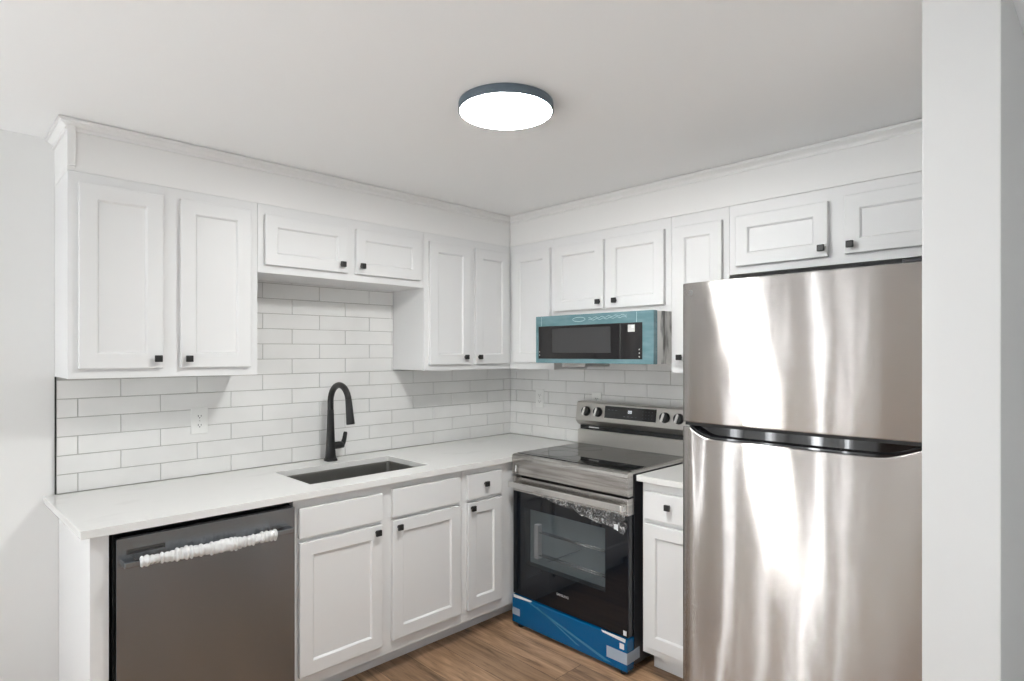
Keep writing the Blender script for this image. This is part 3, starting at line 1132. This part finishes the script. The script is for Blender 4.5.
for a in (0.772, 0.860, 1.308, 1.392):
    kb = MB()
    c = Vector(on_head(a, 0.055, 0.0))
    nv = Vector((0, -math.cos(TL), math.sin(TL)))
    kb.tube([c + nv * q for q in (0.0, 0.004, 0.018, 0.022)], [0.029, 0.029, 0.026, 0.023], 28)
    k_ = kb.build('burner_knob', M['black'], head)
    g2 = MB()
    bmx = bmesh.new()
    bmesh.ops.create_cube(bmx, size=1.0)
    bmesh.ops.scale(bmx, vec=(0.015, 0.014, 0.048), verts=bmx.verts)
    bmesh.ops.bevel(bmx, geom=list(bmx.edges), offset=0.003, segments=2, affect='EDGES')
    bmesh.ops.rotate(bmx, cent=(0, 0, 0), matrix=Matrix.Rotation(R(14), 3, 'Y'), verts=bmx.verts)
    bmesh.ops.rotate(bmx, cent=(0, 0, 0), matrix=Matrix.Rotation(-TL, 3, 'X'), verts=bmx.verts)
    bmesh.ops.translate(bmx, vec=c + nv * 0.026, verts=bmx.verts)
    g2.merge(bmx)
    g2.build('knob_grip', M['chrome'], k_)

# ------------------------------------------------------------------ microwave
MA0, MA1, MD = 0.690, 1.4615, 0.472
MZ0, MZ1 = 1.4335, 1.6930
t = thing('microwave', 'low microwave hood in teal film with black glass door above the range', 'microwave', ((MA0 + MA1) / 2, -0.2, MZ0), RIGHT)
MB().box(MA0, MA1, -MD + 0.035, -0.012, MZ0, MZ1, 0.002).build('case', M['sidefilm'], t)
mb = MB()
GA0, GA1, GZ0, GZ1 = 0.713, 1.400, 1.4565, 1.637
mb.box(MA0 - 0.0005, MA1 + 0.0005, -MD, -MD + 0.0345, MZ0 - 0.001, MZ1 + 0.001, 0.003)
dr = mb.build('door', M['teal'], t)
dr['label'] = 'door front covered in teal protective film'
MB().box(GA0, GA1, -MD - 0.0022, -MD - 0.0002, GZ0, GZ1, 0.0006).build('door_glass', M['mwglass'], dr)
MB().box(GA0 + 0.105, GA0 + 0.500, -MD - 0.0030, -MD - 0.0023, GZ0 + 0.032, GZ1 - 0.014, 0.0003).build('viewing_window', M['mwwin'], dr)
MB().box(GA0 + 0.555, GA0 + 0.562, -MD - 0.0030, -MD - 0.0023, GZ0 + 0.004, GZ1 - 0.004, 0.0003).build('control_seam', M['mwwin'], dr)
mb = MB()
mb.box(GA0 + 0.605, GA0 + 0.645, -MD - 0.0034, -MD - 0.0024, GZ1 - 0.045, GZ1 - 0.010, m=M['shade'])
mb.box(GA0 + 0.627, GA0 + 0.640, -MD - 0.0038, -MD - 0.0034, GZ1 - 0.026, GZ1 - 0.013, m=M['sticker'])
mb.build('label_sticker', M['shade'], dr)
for k in range(3):
    MB().lathe([(0.0035, -MD - 0.0032), (0.0035, -MD - 0.0023)], (GA1 - 0.016, 0, GZ0 + 0.012 + 0.018 * k), 1, 12).build('touch_mark', M['shade'], dr)
for k in range(2):
    MB().lathe([(0.0035, -MD - 0.0032), (0.0035, -MD - 0.0023)], (GA0 + 0.008, 0, GZ0 + 0.020 + 0.018 * k), 1, 12).build('touch_mark', M['shade'], dr)
mb = MB()
# an oval mark and thin writing-like waves printed on the film, film seams near both ends
N = 36
for rr, w_ in (((0.043, 0.0125), 0.0022),):
    for k in range(N):
        a0_, a1_ = 2 * math.pi * k / N, 2 * math.pi * (k + 1) / N
        cx_, cz_ = 1.005, 1.6665
        P = [(cx_ + (rr[0] - q) * math.cos(x), -MD - 0.0009, cz_ + (rr[1] - q) * math.sin(x)) for (x, q) in ((a0_, 0), (a1_, 0), (a1_, w_), (a0_, w_))]
        mb.face(P)
mb.build('film_oval_mark', M['tealline'], dr)
mb = MB()
for q in range(2):
    for k in range(40):
        f = lambda i: (1.07 + 0.006 * i, 1.660 + 0.009 * q + 0.0035 * math.sin(i * 0.9 + q) + 0.0002 * i)
        (xa, za), (xb, zb) = f(k), f(k + 1)
        mb.face([(xa, -MD - 0.0009, za), (xb, -MD - 0.0009, zb), (xb, -MD - 0.0009, zb + 0.002), (xa, -MD - 0.0009, za + 0.002)])
mb.build('film_wavy_print', M['tealline'], dr)
for a in (0.7325, 1.366):
    MB().box(a, a + 0.0018, -MD - 0.0010, -MD - 0.0002, GZ1 + 0.002, MZ1 - 0.003).build('film_seam', M['tealline'], dr)
MB().box(MA0 + 0.135, MA0 + 0.30, -0.40, -0.18, MZ0 - 0.022, MZ0 - 0.0005, 0.002).build('grease_filter', M['shade'], t)

# ------------------------------------------------------------------ refrigerator
FA0, FA1, FD = 1.802, 2.648, 0.800
FT = 1.7625
t = thing('refrigerator', 'large stainless top-freezer refrigerator against the white partition wall', 'refrigerator', ((FA0 + FA1) / 2, -0.4, 0), RIGHT)
MB().box(FA0 + 0.006, FA1 - 0.006, -0.715, -0.035, 0.025, FT - 0.012, 0.004).build('cabinet_body', M['darkbody'], t)


def bow(a):
    u = (a - FA0) / (FA1 - FA0) * 2 - 1
    return 0.012 * (1 - u * u) - 0.004 * max(0, abs(u) - 0.93) / 0.07


def fridge_door(zlo, zhi, name):
    """bowed door; zlo / zhi are functions of a"""
    mb = MB()
    n = 72
    yb = -0.722
    bm = bmesh.new()
    cols = []
    e = 0.005
    for i in range(n + 1):
        a = FA0 + (FA1 - FA0) * i / n
        f = FD + bow(a) - 0.0005
        lo, hi = zlo(a), zhi(a)
        col = [bm.verts.new(p) for p in ((a, yb, lo), (a, -f + 0.006, lo), (a, -f + 0.0015, lo + 0.0015), (a, -f, lo + 0.006),
                                          (a, -f, hi - 0.006), (a, -f + 0.0015, hi - 0.0015), (a, -f + 0.006, hi), (a, yb, hi))]
        cols.append(col)
    for i in range(n):
        for k in range(7):
            fc = bm.faces.new([cols[i][k], cols[i + 1][k], cols[i + 1][k + 1], cols[i][k + 1]])
            fc.smooth = k in (1, 2, 3, 4, 5)
        bm.faces.new([cols[i][7], cols[i + 1][7], cols[i + 1][0], cols[i][0]])
    bm.faces.new(cols[0])
    bm.faces.new(cols[-1][::-1])
    bmesh.ops.recalc_face_normals(bm, faces=bm.faces)
    # keep flat reflections on the face: only neighbours along the bow are smooth
    mb.merge(bm)
    return mb.build(name, M['fridge'], t)


fz = fridge_door(lambda a: 1.2135, lambda a: FT, 'freezer_door')
A0, A1 = FA0 + 0.026, FA1 - 0.030


def scoop(a):
    def sm(x):
        x = max(0.0, min(1.0, x))
        return math.sin(x * math.pi / 2) ** 1.15
    k = min(sm((a - A0) / 0.100), sm((A1 - a) / 0.140))
    return 1.196 - 0.040 * k


ld = fridge_door(lambda a: 0.055, scoop, 'refrigerator_door')
mb = MB()
mb.box(FA0 + 0.012, FA1 - 0.012, -0.7215, -0.716, 1.10, 1.2130)
n = 60
prev = None
for i in range(n + 1):
    a = A0 + (A1 - A0) * i / n
    f = FD + bow(a) - 0.012
    z = scoop(a) + 0.0004
    cur = ((a, -f, z), (a, -f, z + 0.007), (a, -f + 0.004, z + 0.0085), (a, -f + 0.026, z + 0.006), (a, -f + 0.0255, max(1.205, z + 0.007)))
    if prev:
        for q in range(4):
            mb.face([prev[q], cur[q], cur[q + 1], prev[q + 1]])
    prev = cur
mb.build('pocket_handle', M['glossblack'], t, recalc=True)
MB().box(FA0 + 0.008, FA1 - 0.008, -0.792, -0.722, 1.2015, 1.2130, 0.001).build('freezer_door_trim', M['blackgap'], t)
mb = MB()
mb.lathe([(0.0115, -FD - 0.0020), (0.0115, -FD + 0.002)], (FA0 + 0.036, 0, 1.722), 1, 28)
mb.build('round_emblem', mat('emblem_grey', (0.13, 0.125, 0.12), 0.6, 0.0), fz)
MB().box(FA1 - 0.10, FA1 - 0.02, -0.79, -0.70, FT + 0.0005, FT + 0.012, 0.003).build('hinge_cover', M['darkbody'], t)
MB().box(FA0 + 0.01, FA1 - 0.01, -0.745, -0.70, 0.012, 0.052, 0.003).build('kick_grille', M['darkbody'], t)
for (a, d) in ((FA0 + 0.06, 0.66), (FA1 - 0.06, 0.66), (FA0 + 0.06, 0.10), (FA1 - 0.06, 0.10)):
    MB().lathe([(0.02, 0.0), (0.02, 0.012), (0.012, 0.014), (0.012, 0.03)], (a, -d, 0), 2, 16).build('foot', M['blackgap'], t)

# ------------------------------------------------------------------ ceiling lamp
LX, LY = -1.513, -1.531
t = thing('ceiling_light', 'round flush ceiling light with dark rim', 'ceiling light', (LX, LY, CEIL))
MB().lathe([(0.150, CEIL - 0.0005), (0.163, CEIL - 0.0015), (0.164, CEIL - 0.005), (0.164, CEIL - 0.029), (0.162, CEIL - 0.031), (0.159, CEIL - 0.031), (0.159, CEIL - 0.024)],
           (LX, LY, 0), 2, 96, cap=False).build('rim', M['lampbody'], t)
MB().lathe([(0.1585, CEIL - 0.022), (0.1585, CEIL - 0.0305), (0.150, CEIL - 0.032), (0.10, CEIL - 0.0325), (0.001, CEIL - 0.0327)],
           (LX, LY, 0), 2, 96, cap=False).build('diffuser', M['lamp'], t)
